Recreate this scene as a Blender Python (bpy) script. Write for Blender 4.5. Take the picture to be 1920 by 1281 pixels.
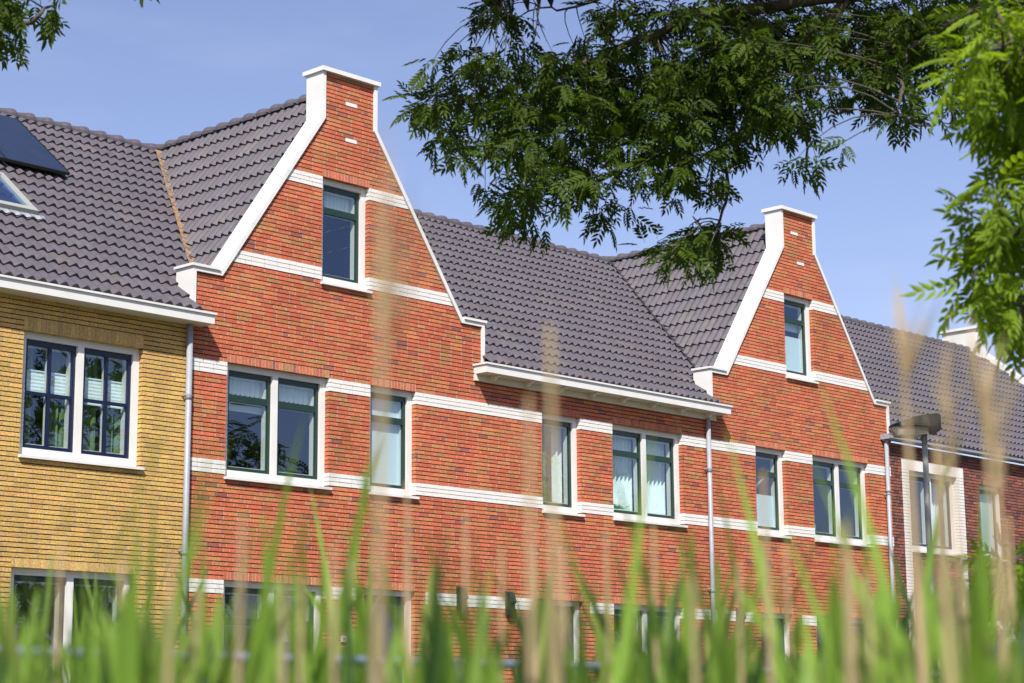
import bpy, math, random
import numpy as np
from mathutils import Vector, Matrix
R = math.radians
rnd = random.Random(7)
S = bpy.context.scene
for o in list(bpy.data.objects): bpy.data.objects.remove(o)
COL = S.collection

# ------------------------------------------------------------------ camera
CAM = Vector((-19.196, -21.605, 0.46))
YAW, PITCH, ROLL, FPX = 0.81021, 0.192252, -0.0079765, 3748.63
fw = Vector((math.sin(YAW)*math.cos(PITCH), math.cos(YAW)*math.cos(PITCH), math.sin(PITCH)))
r0 = Vector((math.cos(YAW), -math.sin(YAW), 0)); u0 = r0.cross(fw)
cR = r0*math.cos(ROLL)+u0*math.sin(ROLL); cU = u0*math.cos(ROLL)-r0*math.sin(ROLL)
cd = bpy.data.cameras.new('camera'); cam = bpy.data.objects.new('camera', cd); COL.objects.link(cam)
M = Matrix((cR, cU, -fw)).transposed().to_4x4(); M.translation = CAM
cam.matrix_world = M
cd.sensor_width = 36; cd.sensor_fit = 'HORIZONTAL'; cd.lens = FPX/1920*36
cd.clip_start = 0.05; cd.clip_end = 2000
cd.dof.use_dof = True; cd.dof.focus_distance = 30.5; cd.dof.aperture_fstop = 4.8; cd.dof.aperture_blades = 9
S.camera = cam

# ------------------------------------------------------------------ light
SUN = Vector((1.1, 1.0, -1.58)).normalized()
w = bpy.data.worlds.new("World"); S.world = w; w.use_nodes = True
nt = w.node_tree; bg = nt.nodes['Background']
sky = nt.nodes.new('ShaderNodeTexSky'); sky.sky_type = 'NISHITA'; sky.sun_disc = False
sky.sun_elevation = R(46.7); sky.sun_rotation = math.atan2(-1.1, -1.0) % (2*math.pi)
sky.air_density = 1.0; sky.dust_density = 0.9; sky.ozone_density = 3.0; sky.altitude = 0
hs = nt.nodes.new('ShaderNodeMix'); hs.data_type = 'RGBA'; hs.blend_type = 'MULTIPLY'; hs.inputs[0].default_value = 1
hs.inputs[7].default_value = (1.13, 0.935, 0.985, 1)
nt.links.new(sky.outputs[0], hs.inputs[6])
# thin high cloud wisps
wt = nt.nodes.new('ShaderNodeTexCoord'); wm_ = nt.nodes.new('ShaderNodeMapping'); wm_.inputs['Scale'].default_value = (2.2, 2.2, 9); wm_.inputs['Rotation'].default_value = (.25, .1, 0)
wn = nt.nodes.new('ShaderNodeTexNoise'); wn.inputs['Scale'].default_value = 2.4; wn.inputs['Detail'].default_value = 6; wn.inputs['Roughness'].default_value = .55
wr = nt.nodes.new('ShaderNodeMapRange'); wr.inputs['From Min'].default_value = .54; wr.inputs['From Max'].default_value = .80; wr.inputs['To Max'].default_value = .10
wx = nt.nodes.new('ShaderNodeMix'); wx.data_type = 'RGBA'; wx.inputs[7].default_value = (6.2, 6.6, 7.6, 1)
nt.links.new(wt.outputs['Generated'], wm_.inputs[0]); nt.links.new(wm_.outputs[0], wn.inputs['Vector']); nt.links.new(wn.outputs['Fac'], wr.inputs['Value'])
nt.links.new(wr.outputs[0], wx.inputs[0]); nt.links.new(hs.outputs[2], wx.inputs[6]); nt.links.new(wx.outputs[2], bg.inputs[0])
bg.inputs[1].default_value = 0.10
sd = bpy.data.lights.new('sun', 'SUN'); sd.energy = 5.0; sd.angle = R(0.53); sd.color = (1, 0.95, 0.86)
so = bpy.data.objects.new('sun', sd); COL.objects.link(so); so.rotation_euler = SUN.to_track_quat('-Z', 'Y').to_euler()
so.location = (-30, -30, 40)
S.view_settings.view_transform = 'Standard'; S.view_settings.look = 'None'
S.view_settings.exposure = 0.72; S.view_settings.gamma = 1
S.cycles.transparent_max_bounces = 16

# ------------------------------------------------------------------ materials
def mat(name, col, rough=0.6, metal=0.0, spec=0.5, noise=None, bump=None, attr=False, trans=None):
    m = bpy.data.materials.new(name); m.use_nodes = True; t = m.node_tree; n = t.nodes; L = t.links
    p = n['Principled BSDF']; p.inputs['Base Color'].default_value = (*col, 1)
    p.inputs['Roughness'].default_value = rough; p.inputs['Metallic'].default_value = metal
    p.inputs['Specular IOR Level'].default_value = spec
    tc = n.new('ShaderNodeTexCoord'); src = None
    if attr:
        a = n.new('ShaderNodeAttribute'); a.attribute_name = 'bc'; src = a.outputs['Color']
    if noise:
        sc, amt, det = noise
        nz = n.new('ShaderNodeTexNoise'); nz.inputs['Scale'].default_value = sc; nz.inputs['Detail'].default_value = det
        L.new(tc.outputs['Object'], nz.inputs['Vector'])
        mr = n.new('ShaderNodeMapRange'); mr.inputs['From Min'].default_value = 0.3; mr.inputs['From Max'].default_value = 0.7
        mr.inputs['To Min'].default_value = 1-amt; mr.inputs['To Max'].default_value = 1+amt
        L.new(nz.outputs['Fac'], mr.inputs['Value'])
        mx = n.new('ShaderNodeMix'); mx.data_type = 'RGBA'; mx.blend_type = 'MULTIPLY'; mx.inputs[0].default_value = 1
        mx.inputs[6].default_value = (*col, 1)
        if src: L.new(src, mx.inputs[6])
        L.new(mr.outputs['Result'], mx.inputs[7]); src = mx.outputs[2]
    if name == 'brick':      # weathering: broad uneven tone with vertical run-off streaks
        for sx, amt in (((.5, .5, .35), .10), ((3.2, 3.2, .35), .07)):
            mp = n.new('ShaderNodeMapping'); mp.inputs['Scale'].default_value = sx; L.new(tc.outputs['Object'], mp.inputs[0])
            n2 = n.new('ShaderNodeTexNoise'); n2.inputs['Scale'].default_value = 1.6; n2.inputs['Detail'].default_value = 4; L.new(mp.outputs[0], n2.inputs['Vector'])
            m2 = n.new('ShaderNodeMapRange'); m2.inputs['From Min'].default_value = .3; m2.inputs['From Max'].default_value = .7; m2.inputs['To Min'].default_value = 1-amt; m2.inputs['To Max'].default_value = 1+amt
            L.new(n2.outputs['Fac'], m2.inputs['Value']); x2 = n.new('ShaderNodeMix'); x2.data_type = 'RGBA'; x2.blend_type = 'MULTIPLY'; x2.inputs[0].default_value = 1
            L.new(src, x2.inputs[6]); L.new(m2.outputs[0], x2.inputs[7]); src = x2.outputs[2]
    if src: L.new(src, p.inputs['Base Color'])
    if bump:
        sc, st, dist = bump
        nb = n.new('ShaderNodeTexNoise'); nb.inputs['Scale'].default_value = sc; nb.inputs['Detail'].default_value = 4
        L.new(tc.outputs['Object'], nb.inputs['Vector'])
        b = n.new('ShaderNodeBump'); b.inputs['Strength'].default_value = st; b.inputs['Distance'].default_value = dist
        L.new(nb.outputs['Fac'], b.inputs['Height']); L.new(b.outputs[0], p.inputs['Normal'])
    if trans:
        tb = n.new('ShaderNodeBsdfTranslucent'); tb.inputs[0].default_value = (*trans, 1)
        ad = n.new('ShaderNodeMixShader'); ad.inputs[0].default_value = 0.4
        L.new(p.outputs[0], ad.inputs[1]); L.new(tb.outputs[0], ad.inputs[2]); L.new(ad.outputs[0], n['Material Output'].inputs[0])
    return m
def glass_mat(name, tint, k=1.0):
    m = bpy.data.materials.new(name); m.use_nodes = True; t = m.node_tree; n = t.nodes; L = t.links
    n.remove(n['Principled BSDF'])
    tr = n.new('ShaderNodeBsdfTransparent'); tr.inputs[0].default_value = (*tint, 1)
    gl = n.new('ShaderNodeBsdfGlossy'); gl.inputs['Roughness'].default_value = 0.004
    gl.inputs['Color'].default_value = (.62, .76, 1.0, 1)
    lw = n.new('ShaderNodeLayerWeight'); lw.inputs[0].default_value = 0.5
    pw = n.new('ShaderNodeMath'); pw.operation = 'POWER'; pw.inputs[1].default_value = 4; L.new(lw.outputs['Facing'], pw.inputs[0])
    mu = n.new('ShaderNodeMath'); mu.operation = 'MULTIPLY_ADD'; mu.inputs[1].default_value = .8; mu.inputs[2].default_value = 0.17*k; mu.use_clamp = True
    L.new(pw.outputs[0], mu.inputs[0]); mx = n.new('ShaderNodeMixShader')
    L.new(mu.outputs[0], mx.inputs[0]); L.new(tr.outputs[0], mx.inputs[1]); L.new(gl.outputs[0], mx.inputs[2])
    # slight pane waviness
    nb = n.new('ShaderNodeTexNoise'); nb.inputs['Scale'].default_value = 0.9; tc = n.new('ShaderNodeTexCoord'); L.new(tc.outputs['Object'], nb.inputs['Vector'])
    b = n.new('ShaderNodeBump'); b.inputs['Strength'].default_value = 0.3; b.inputs['Distance'].default_value = 0.004
    L.new(nb.outputs['Fac'], b.inputs['Height']); L.new(b.outputs[0], gl.inputs['Normal'])
    L.new(mx.outputs[0], n['Material Output'].inputs[0]); return m
MT = dict(
    brick=mat('brick', (.4, .1, .05), .88, noise=(42, .36, 6), bump=(120, .7, .004), attr=True),
    wbrick=mat('white_painted_brick', (.60, .59, .575), .7, noise=(30, .05, 3), bump=(60, .5, .004)),
    mortar=mat('mortar', (.34, .345, .35), .95, noise=(20, .15, 2)),
    joint=mat('deep_joint', (.025, .025, .027), .95),  # near-black backing: shadow of the recessed joints put into its colour
    white=mat('white_paint', (.58, .58, .57), .42, noise=(3.5, .045, 5)),
    cream=mat('cream_paint', (.56, .50, .41), .5, noise=(6, .03, 2)),
    tile=mat('roof_tile', (.155, .135, .150), .62, noise=(9, .16, 5), bump=(60, .25, .003), attr=True),
    lead=mat('valley_lead', (.20, .125, .075), .7, noise=(14, .45, 5), bump=(30, .5, .01)),
    darklead=mat('dark_valley', (.022, .02, .02), .7, noise=(14, .4, 5)),
    zinc=mat('zinc', (.25, .27, .31), .55, metal=.1, noise=(8, .08, 3)),
    green=mat('dark_green_paint', (.010, .030, .022), .3),
    blue=mat('navy_paint', (.004, .008, .034), .3),
    glass=glass_mat('window_glass', (.80, .88, .86)),
    rglass=glass_mat('roof_glass', (.75, .82, .85), 1.6),
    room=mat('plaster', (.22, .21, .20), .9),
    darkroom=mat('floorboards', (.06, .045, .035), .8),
    blind=mat('blind_fabric', (.72, .80, .84), .9),
    lace=mat('lace', (.66, .72, .74), .95),
    frost=mat('frosted_film', (.62, .72, .78), .5),
    curtain=mat('sheer_curtain', (.78, .86, .88), .95),
    gcurtain=mat('green_curtain', (.12, .19, .07), .9),
    pv=mat('solar_cells', (.012, .020, .045), .18, spec=.8, noise=(3, .1, 1)),
    black=mat('black_metal', (.010, .011, .013), .45),
    lampbody=mat('smoked_lamp_body', (.34, .30, .21), .35),
    grey=mat('grey_post', (.26, .27, .25), .5),
    asphalt=mat('asphalt', (.05, .05, .052), .9, noise=(30, .2, 4)),
    pave=mat('pavers', (.14, .13, .12), .9, noise=(12, .2, 4)),
    grass=mat('grass', (.06, .10, .025), .95, noise=(3, .35, 5), bump=(40, .6, .03)),
    bark=mat('bark', (.06, .05, .038), .95, noise=(12, .35, 5), bump=(30, .8, .01)),
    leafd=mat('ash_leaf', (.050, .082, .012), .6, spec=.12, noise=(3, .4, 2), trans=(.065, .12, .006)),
    leafb=mat('sunlit_ash_leaf', (.13, .20, .012), .55, spec=.2, noise=(4, .4, 2), trans=(.34, .50, .015)),  # brighter copy of the ash leaf, sunlight put into its colour
    reed=mat('reed_green', (.17, .28, .035), .55, spec=.3, noise=(5, .3, 2), trans=(.20, .36, .04)),  # fresh green with yellowish blade highlights put into the colour
    reed2=mat('reed_dark_green', (.04, .085, .022), .5, spec=.3, noise=(5, .35, 2), trans=(.05, .12, .02)),  # darker reed green, shade of the gaps put into its colour
    reed3=mat('reed_olive', (.20, .25, .06), .6, spec=.2, noise=(5, .35, 2), trans=(.26, .32, .04)),
    dead=mat('reed_straw', (.50, .38, .22), .85, noise=(14, .22, 3), trans=(.45, .34, .20)),
    plant=mat('houseplant', (.10, .26, .03), .6, noise=(20, .3, 2)),
    decal=mat('green_decal', (.12, .42, .22), .6),
    rail=mat('galvanised_rail', (.11, .15, .19), .5, metal=0),
    water=mat('ditch_water', (.02, .03, .02), .06),
    door=mat('door_paint', (.015, .035, .03), .35),
)

# ------------------------------------------------------------------ mesh helpers
class MB:
    def __init__(s): s.v = []; s.f = []; s.m = []; s.c = []
    def quad(s, a, b, c, d, m=0, col=None):
        i = len(s.v); s.v += [a, b, c, d]; s.f.append((i, i+1, i+2, i+3)); s.m.append(m); s.c.append(col)
    def box(s, x0, x1, y0, y1, z0, z1, m=0, col=None, skip=''):
        i = len(s.v)
        s.v += [(x0,y0,z0),(x1,y0,z0),(x1,y1,z0),(x0,y1,z0),(x0,y0,z1),(x1,y0,z1),(x1,y1,z1),(x0,y1,z1)]
        F = {'f':(0,1,5,4),'r':(1,2,6,5),'b':(2,3,7,6),'l':(3,0,4,7),'t':(4,5,6,7),'u':(3,2,1,0)}
        for k, q in F.items():
            if k not in skip: s.f.append(tuple(i+j for j in q)); s.m.append(m); s.c.append(col)
    def prism(s, poly, y0, y1, m=0, col=None):   # poly in (x,z), counter-clockwise seen from -y
        i = len(s.v); n = len(poly)
        s.v += [(x, y0, z) for x, z in poly]+[(x, y1, z) for x, z in poly]
        s.f.append(tuple(range(i, i+n))); s.f.append(tuple(range(i+2*n-1, i+n-1, -1)))
        s.m += [m, m]; s.c += [col, col]
        for k in range(n):
            j = (k+1) % n; s.f.append((i+k, i+n+k, i+n+j, i+j)); s.m.append(m); s.c.append(col)
    def tube(s, pts, rad, n=8, m=0, cap=True):
        pts = [Vector(p) for p in pts]; rings = []
        if not isinstance(rad, (list, tuple)): rad = [rad]*len(pts)
        up = Vector((0, 0, 1))
        for k, p in enumerate(pts):
            d = (pts[min(k+1, len(pts)-1)]-pts[max(k-1, 0)]).normalized()
            a = d.cross(up if abs(d.z) < .95 else Vector((1, 0, 0))).normalized(); b = a.cross(d)
            i = len(s.v)
            for j in range(n):
                t = 2*math.pi*j/n; s.v.append(tuple(p+(a*math.cos(t)+b*math.sin(t))*rad[k]))
            rings.append(i)
        for a, b in zip(rings, rings[1:]):
            for j in range(n):
                k = (j+1) % n; s.f.append((a+j, a+k, b+k, b+j)); s.m.append(m); s.c.append(None)
        if cap:
            s.f.append(tuple(rings[0]+j for j in range(n))[::-1]); s.f.append(tuple(rings[-1]+j for j in range(n)))
            s.m += [m, m]; s.c += [None, None]
    def build(s, name, mats, parent=None, origin=None, smooth=False):
        me = bpy.data.meshes.new(name)
        og = origin if origin is not None else (root_of(parent) if parent else Vector((0, 0, 0)))
        me.from_pydata([(x-og[0], y-og[1], z-og[2]) for x, y, z in s.v], [], s.f)
        if not isinstance(mats, (list, tuple)): mats = [mats]
        for k in mats: me.materials.append(MT[k])
        me.polygons.foreach_set('material_index', s.m)
        if any(c is not None for c in s.c):
            at = me.color_attributes.new('bc', 'FLOAT_COLOR', 'CORNER'); arr = []
            for f, c in zip(s.f, s.c):
                arr += list((*(c or (.3, .3, .3)), 1))*len(f)
            at.data.foreach_set('color', arr)
        if smooth: me.polygons.foreach_set('use_smooth', [True]*len(s.f))
        me.update(); o = bpy.data.objects.new(name, me); COL.objects.link(o)
        if parent: o.parent = parent
        else: o.location = og
        return o
def root_of(o):
    v = Vector((0, 0, 0))
    while o: v = v+Vector(o.location); o = o.parent
    return v
def tag(o, label=None, cat=None, group=None, kind=None):
    if label: o['label'] = label
    if cat: o['category'] = cat
    if group: o['group'] = group
    if kind: o['kind'] = kind
    return o
def thing(name, loc, label, cat, group=None):
    o = bpy.data.objects.new(name, None); o.empty_display_size = .3; COL.objects.link(o); o.location = loc
    return tag(o, label, cat, group)
def copy_tree(o, parent=None):
    c = o.copy(); COL.objects.link(c); c.parent = parent
    for ch in o.children: copy_tree(ch, c)
    return c
def ray(px, py):   # direction of a bearing, used only to lay things out in the world
    a, b = px-960, py-640.5
    return (cR*a - cU*b + fw*FPX)/FPX
def pt(px, py, D): return CAM+ray(px, py)*D

# ------------------------------------------------------------------ setting
g = MB()
prof = [(-60, -.9), (-24, -.9), (-20.5, -.95), (-19.4, -1.3), (-17.0, -1.3), (-15.8, -.45), (-14, -.30), (-10.2, -.04), (-6, 0.0), (9.5, 0.0), (300, 0.0)]
for (ya, za), (yb, zb) in zip(prof, prof[1:]): g.quad((-300, ya, za-.02), (300, ya, za-.02), (300, yb, zb-.02), (-300, yb, zb-.02))
tag(g.build('ground', 'grass'), 'grassy ground', None, None, 'structure')
g = MB(); g.quad((-120, -19.6, -1.12), (120, -19.6, -1.12), (120, -16.8, -1.12), (-120, -16.8, -1.12)); tag(g.build('water', 'water'), kind='structure')
g = MB(); g.box(-120, 120, -9.9, -4.6, -.2, -.012); tag(g.build('road', 'asphalt'), kind='structure')
g = MB(); g.box(-120, 120, -4.6, -2.0, -.2, .10); g.box(-120, 120, -4.72, -4.6, -.2, .12); tag(g.build('pavement', 'pave'), kind='structure')

# ------------------------------------------------------------------ brickwork
RH, BL = .0625, .2325
def red_col():
    t = rnd.random(); j = rnd.uniform(.84, 1.12)
    if t < .58: c = (.42, .108, .052)
    elif t < .83: c = (.42, .142, .058)
    elif t < .96: c = (.36, .158, .062)
    else: c = (.25, .085, .060)
    return tuple(min(1, k*j*rnd.uniform(.94, 1.06)) for k in c)
def yel_col():
    t = rnd.random(); j = rnd.uniform(.85, 1.12)
    c = (.46, .300, .088) if t < .6 else ((.48, .285, .094) if t < .88 else (.40, .265, .085))
    return tuple(k*j for k in c)
def brn_col():
    t = rnd.random(); j = rnd.uniform(.75, 1.2)
    c = (.18, .060, .042) if t < .55 else ((.12, .045, .038) if t < .85 else (.25, .075, .042))
    return tuple(k*j for k in c)
def brick(mb, a0, a1, b0, b1, z0, z1, dep, col, y=0.0):
    # a0,b0: left/right at bottom ; a1,b1: left/right at top
    j = lambda s: rnd.uniform(-s, s)
    y += j(.0015); i = len(mb.v); zz = j(.0008)
    f = [(a0+j(.001), y+j(.0008), z0+zz), (b0+j(.001), y+j(.0008), z0+zz+j(.0008)), (b1+j(.001), y+j(.0008), z1+zz+j(.0008)), (a1+j(.001), y+j(.0008), z1+zz)]
    k = [(a0, dep, z0), (b0, dep, z0), (b1, dep, z1), (a1, dep, z1)]
    mb.v += f+k
    for q in ((0,1,2,3),(1,5,6,2),(4,0,3,7),(3,2,6,7),(4,5,1,0)): mb.f.append(tuple(i+t for t in q)); mb.m.append(0); mb.c.append(col)
def brick_wall(house, x0, x1, ztop, openings, bands, palette, outline=None, soldier=2, whites=(), band_parent=True):
    """openings: (xa, xb, za, zb, soldier_rows). bands: (xa, xb, za, zb) painted white."""
    wb, wh, back = MB(), {}, MB()
    def lim(z):
        if outline is None: return x0, x1
        return outline(z)
    nrow = int(round(ztop/RH)); off = 0
    for r in range(nrow):
        z0, z1 = r*RH, (r+1)*RH; zm = (z0+z1)/2
        if z0 < .0: continue
        off = (off+rnd.choice((.25, .5, .5, .5, .75))) % 1
        l0, l1 = lim(z0); m0, m1 = lim(z1)
        if m1-m0 < .05: continue
        blk = []
        for xa, xb, za, zb, sr in openings:
            if za-1e-4 <= z0 and z1 <= zb+1e-4: blk.append((xa, xb, 'o'))
            elif sr and zb-1e-4 <= z0 and z1 <= zb+sr*RH+1e-4: blk.append((xa, xb, 's'))
        blk.sort(); ivs = []; cur = None; left = -1e9; lo = 0
        for xa, xb, k in blk: ivs.append((left, xa, lo, k == 'o')); left = xb; lo = (k == 'o')
        ivs.append((left, 1e9, lo, False))
        for xa, xb, ol, orr in ivs:
            A, B = max(xa, min(l0, m0)), min(xb, max(l1, m1))
            if B-A < .02: continue
            cuts = sorted({c for p, q, s_, t_ in bands if s_-1e-4 <= z0 and z1 <= t_+1e-4 for c in (p, q) if A+.03 < c < B-.03})
            bl0, br0, bl1, br1 = max(xa, l0), min(xb, l1), max(xa, m0), min(xb, m1)
            # mortar strip + deep backing
            back.quad((bl0, .005, z0+.004), (br0, .005, z0+.004), (br1, .005, z1-.0150), (bl1, .005, z1-.0150), 0)
            back.quad((bl0, .022, z0), (br0, .022, z0), (br1, .022, z1), (bl1, .022, z1), 1)
            if ol: back.quad((A+.003, .022, z0), (A+.003, .022, z1), (A+.003, .12, z1), (A+.003, .12, z0), 1)
            if orr: back.quad((B-.003, .12, z0), (B-.003, .12, z1), (B-.003, .022, z1), (B-.003, .022, z0), 1)
            edges = []; lims = [A]+cuts+[B]
            for A_, B_ in zip(lims, lims[1:]):
              x = x0-BL*2+off*BL; sub = []
              while x < B_:
                L = BL if rnd.random() > .06 else BL/2
                a, b = x, x+L-.0125; x += L
                if b < A_+.01: continue
                a = max(a, A_)
                if B_-b < .04: b = B_
                if sub and b-a < .02: sub[-1][1] = b; continue
                if b-a < .004: continue
                sub.append([a, b])
                if b >= B_: break
              if sub: sub[0][0] = A_; sub[-1][1] = B_
              edges += sub
            for n, (a, b) in enumerate(edges):
                band = next((bi for bi, (p, q, s, t) in enumerate(bands) if p <= (a+b)/2 <= q and s-1e-4 <= z0 and z1 <= t+1e-4), None)
                dep = .018
                if (ol and n == 0) or (orr and n == len(edges)-1): dep = .11
                a0, a1 = max(a, bl0), max(a, bl1); b0, b1 = min(b, br0), min(b, br1)
                if b0-a0 < .008 and b1-a1 < .008: continue
                b0 = max(b0, a0+.001); b1 = max(b1, a1+.001)
                single = any(abs((a+b)/2-wx) < .12 and abs(zm-wz) < .03 for wx, wz in whites)
                if band is not None or single:
                    wk = (band, 0 if bands[band][3]-bands[band][2] > .5 else round(A, 2) if outline is None or z0 < 6 else (A > outline(z0)[0]+.3)) if band is not None else ('w', round(zm, 1))
                    brick(wh.setdefault(wk, MB()), a0, a1, b0, b1, z0+.002, z1-.006, dep, None, -.006 if band is not None else 0)
                else: brick(wb, a0, a1, b0, b1, z0, z1-.0135, dep, palette())
    for xa, xb, za, zb, sr in openings:
        if not sr: continue
        n = int(round((xb-xa)/.0625)); w_ = (xb-xa)/n
        back.quad((xa, .005, zb+.002), (xb, .005, zb+.002), (xb, .005, zb+sr*RH-.012), (xa, .005, zb+sr*RH-.012), 0)
        back.quad((xa, .022, zb), (xb, .022, zb), (xb, .022, zb+sr*RH), (xa, .022, zb+sr*RH), 1)
        for k in range(n):
            c = palette(); a = xa+k*w_; brick(wb, a, a, a+w_-.0115, a+w_-.0115, zb, zb+sr*RH-.012, .11, c)
    # brick mesh + mortar in one wall object
    base = len(wb.v); wb.v += back.v
    for f, m in zip(back.f, back.m): wb.f.append(tuple(base+i for i in f)); wb.m.append(m+1); wb.c.append(None)
    wall = wb.build('wall', ['brick', 'mortar', 'joint'], house)
    for k_, m_ in wh.items(): m_.build('white_brick' if k_[0] == 'w' else 'white_band', 'wbrick', house)
    return wall

# ------------------------------------------------------------------ windows
def wavy(mb, x0, x1, z0, z1, y, amp, n, scal=0, m=0):
    N = max(12, int((x1-x0)/.012)); vs = []
    for k in range(N+1):
        t = k/N; x = x0+(x1-x0)*t; yy = y+amp*math.sin(t*n*2*math.pi)+amp*.4*math.sin(t*n*3.7*math.pi+1)
        zb = z0 - (scal*abs(math.sin(t*n*math.pi*1.0)) if scal else 0)
        vs.append(((x, yy, zb), (x, yy, z1)))
    for a, b in zip(vs, vs[1:]): mb.quad(a[0], b[0], b[1], a[1], m)
def window(house, x0, x1, z0, z1, panes=1, col='green', style='transom', inside=(), sill=True, ztr=.27):
    FY = .088; J = .095; zb = z0+(.035 if sill else 0)
    mb = MB(); zi0, zi1 = zb+(.105 if sill else .09), z1-.085
    mb.box(x0, x0+J, FY, FY+.09, zb, z1, skip=''); mb.box(x1-J, x1, FY, FY+.09, zb, z1)
    mb.box(x0+J, x1-J, FY, FY+.09, z1-.085, z1); mb.box(x0+J, x1-J, FY, FY+.09, zb, zi0)
    W = (x1-x0-2*J-(panes-1)*.10)/panes; rects = []
    for k in range(panes):
        a = x0+J+k*(W+.10); rects.append((a, a+W))
        if k: mb.box(a-.10, a, FY, FY+.09, zi0, zi1)
    fr = mb.build('window', 'white', house)
    for k, (a, b) in enumerate(rects):
        s = MB(); SY0, SY1 = FY+.042, FY+.078; t = .052
        s.box(a, a+t, SY0, SY1, zi0, zi1); s.box(b-t, b, SY0, SY1, zi0, zi1)
        s.box(a+t, b-t, SY0, SY1, zi0, zi0+t); s.box(a+t, b-t, SY0, SY1, zi1-t-.02, zi1)
        if style == 'transom':
            zt = zi1-(zi1-zi0)*ztr; s.box(a+t, b-t, SY0, SY1, zt-.05, zt+.045)
        if style == 'cross':
            zt = zi1-(zi1-zi0)*.49; s.box(a+t, b-t, SY0, SY1, zt-.022, zt+.022); xm = (a+b)/2
            s.box(xm-.022, xm+.022, SY0, SY1, zi0+t, zt-.022); s.box(xm-.022, xm+.022, SY0, SY1, zt+.022, zi1-t-.02)
        # inner white sash behind the glass
        y2, y3 = SY1+.004, SY1+.075; q = t+.016
        s.box(a+.002, a+q, y2, y3, zi0+.002, zi1-.002, 1); s.box(b-q, b-.002, y2, y3, zi0+.002, zi1-.002, 1)
        s.box(a+q, b-q, y2, y3, zi0+.002, zi0+q, 1); s.box(a+q, b-q, y2, y3, zi1-q-.02, zi1-.002, 1)
        if style == 'transom': s.box(a+q, b-q, y2, y3, zt-.05, zt+.045, 1)
        if style == 'cross': s.box(xm-.015, xm+.015, y2, y3-.02, zi0+q, zi1-q-.02, 1)
        s.build('sash', [col, 'white'], fr)
        gp = MB(); gy = SY1-.012
        gp.quad((a+t*.9, gy, zi0+t*.9), (b-t*.9, gy, zi0+t*.9), (b-t*.9, gy, zi1-t), (a+t*.9, gy, zi1-t)); gp.build('glass', 'glass', fr)
        it = inside[k] if k < len(inside) else ()
        H = zi1-zi0
        for kind, *pr in it:
            q = MB(); Yb = SY1+.095
            if kind == 'blind':      # fraction from top ta..tb
                za, zbb = zi1-H*pr[1], zi1-H*pr[0]; n = max(3, int((zbb-za)/.022))
                for j in range(n):
                    c0, c1 = za+(zbb-za)*j/n, za+(zbb-za)*(j+1)/n; yy = Yb+(.004 if j % 2 else 0)
                    y2 = Yb+(0 if j % 2 else .004); q.quad((a+.02, yy, c0), (b-.02, yy, c0), (b-.02, y2, c1), (a+.02, y2, c1))
                q.box(a+.02, b-.02, Yb-.008, Yb+.02, zbb, zbb+.018); q.box(a+.02, b-.02, Yb-.008, Yb+.02, za-.018, za); q.build('blind', 'blind', fr)
            elif kind == 'slats':
                za, zbb = zi1-H*pr[1], zi1-H*pr[0]; n = int((zbb-za)/.03)
                for j in range(n):
                    c0 = za+j*.03; q.quad((a+.02, Yb-.01, c0), (b-.02, Yb-.01, c0), (b-.02, Yb+.012, c0+.02), (a+.02, Yb+.012, c0+.02))
                q.build('blind', 'blind', fr)
            elif kind == 'valance':
                wavy(q, a+.01, b-.01, zi1-H*pr[0], zi1-.02, Yb, .010, 9, .035); q.build('valance', 'lace', fr)
            elif kind == 'frost':
                q.quad((a+.03, Yb-.05, zi0+.03), (b-.03, Yb-.05, zi0+.03), (b-.03, Yb-.05, zi0+H*pr[0]), (a+.03, Yb-.05, zi0+H*pr[0])); q.build('screen', 'frost', fr)
            elif kind == 'curtain':  # xa, xb fractions
                wavy(q, a+W*pr[0], a+W*pr[1], zi0-.1, zi1+.05, Yb+.10, .035, pr[2]); q.build('curtain', pr[3], fr, smooth=True)
            elif kind == 'disc':
                cx, cz, r_ = a+W*pr[0], zi0+H*pr[1], .075; n = 20
                q.prism([(cx+r_*math.cos(2*math.pi*j/n), cz+r_*math.sin(2*math.pi*j/n)) for j in range(n)], gy+.004, gy+.010)
                q.build('sticker', 'decal', fr)
            elif kind == 'stay':
                q.tube([(a+W*.42, Yb+.15, zi0+H*.50), (b-.02, Yb+.05, zi0+H*.80)], .02, 6); q.build('stay', 'white', fr)
    if sill:
        s = MB(); s.prism([(x0-.02, z0-.008), (x1+.03, z0-.008), (x1+.03, z0+.028), (x0-.02, z0+.028)], -.055, FY); s.build('sill', 'white', fr)
    return fr

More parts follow.
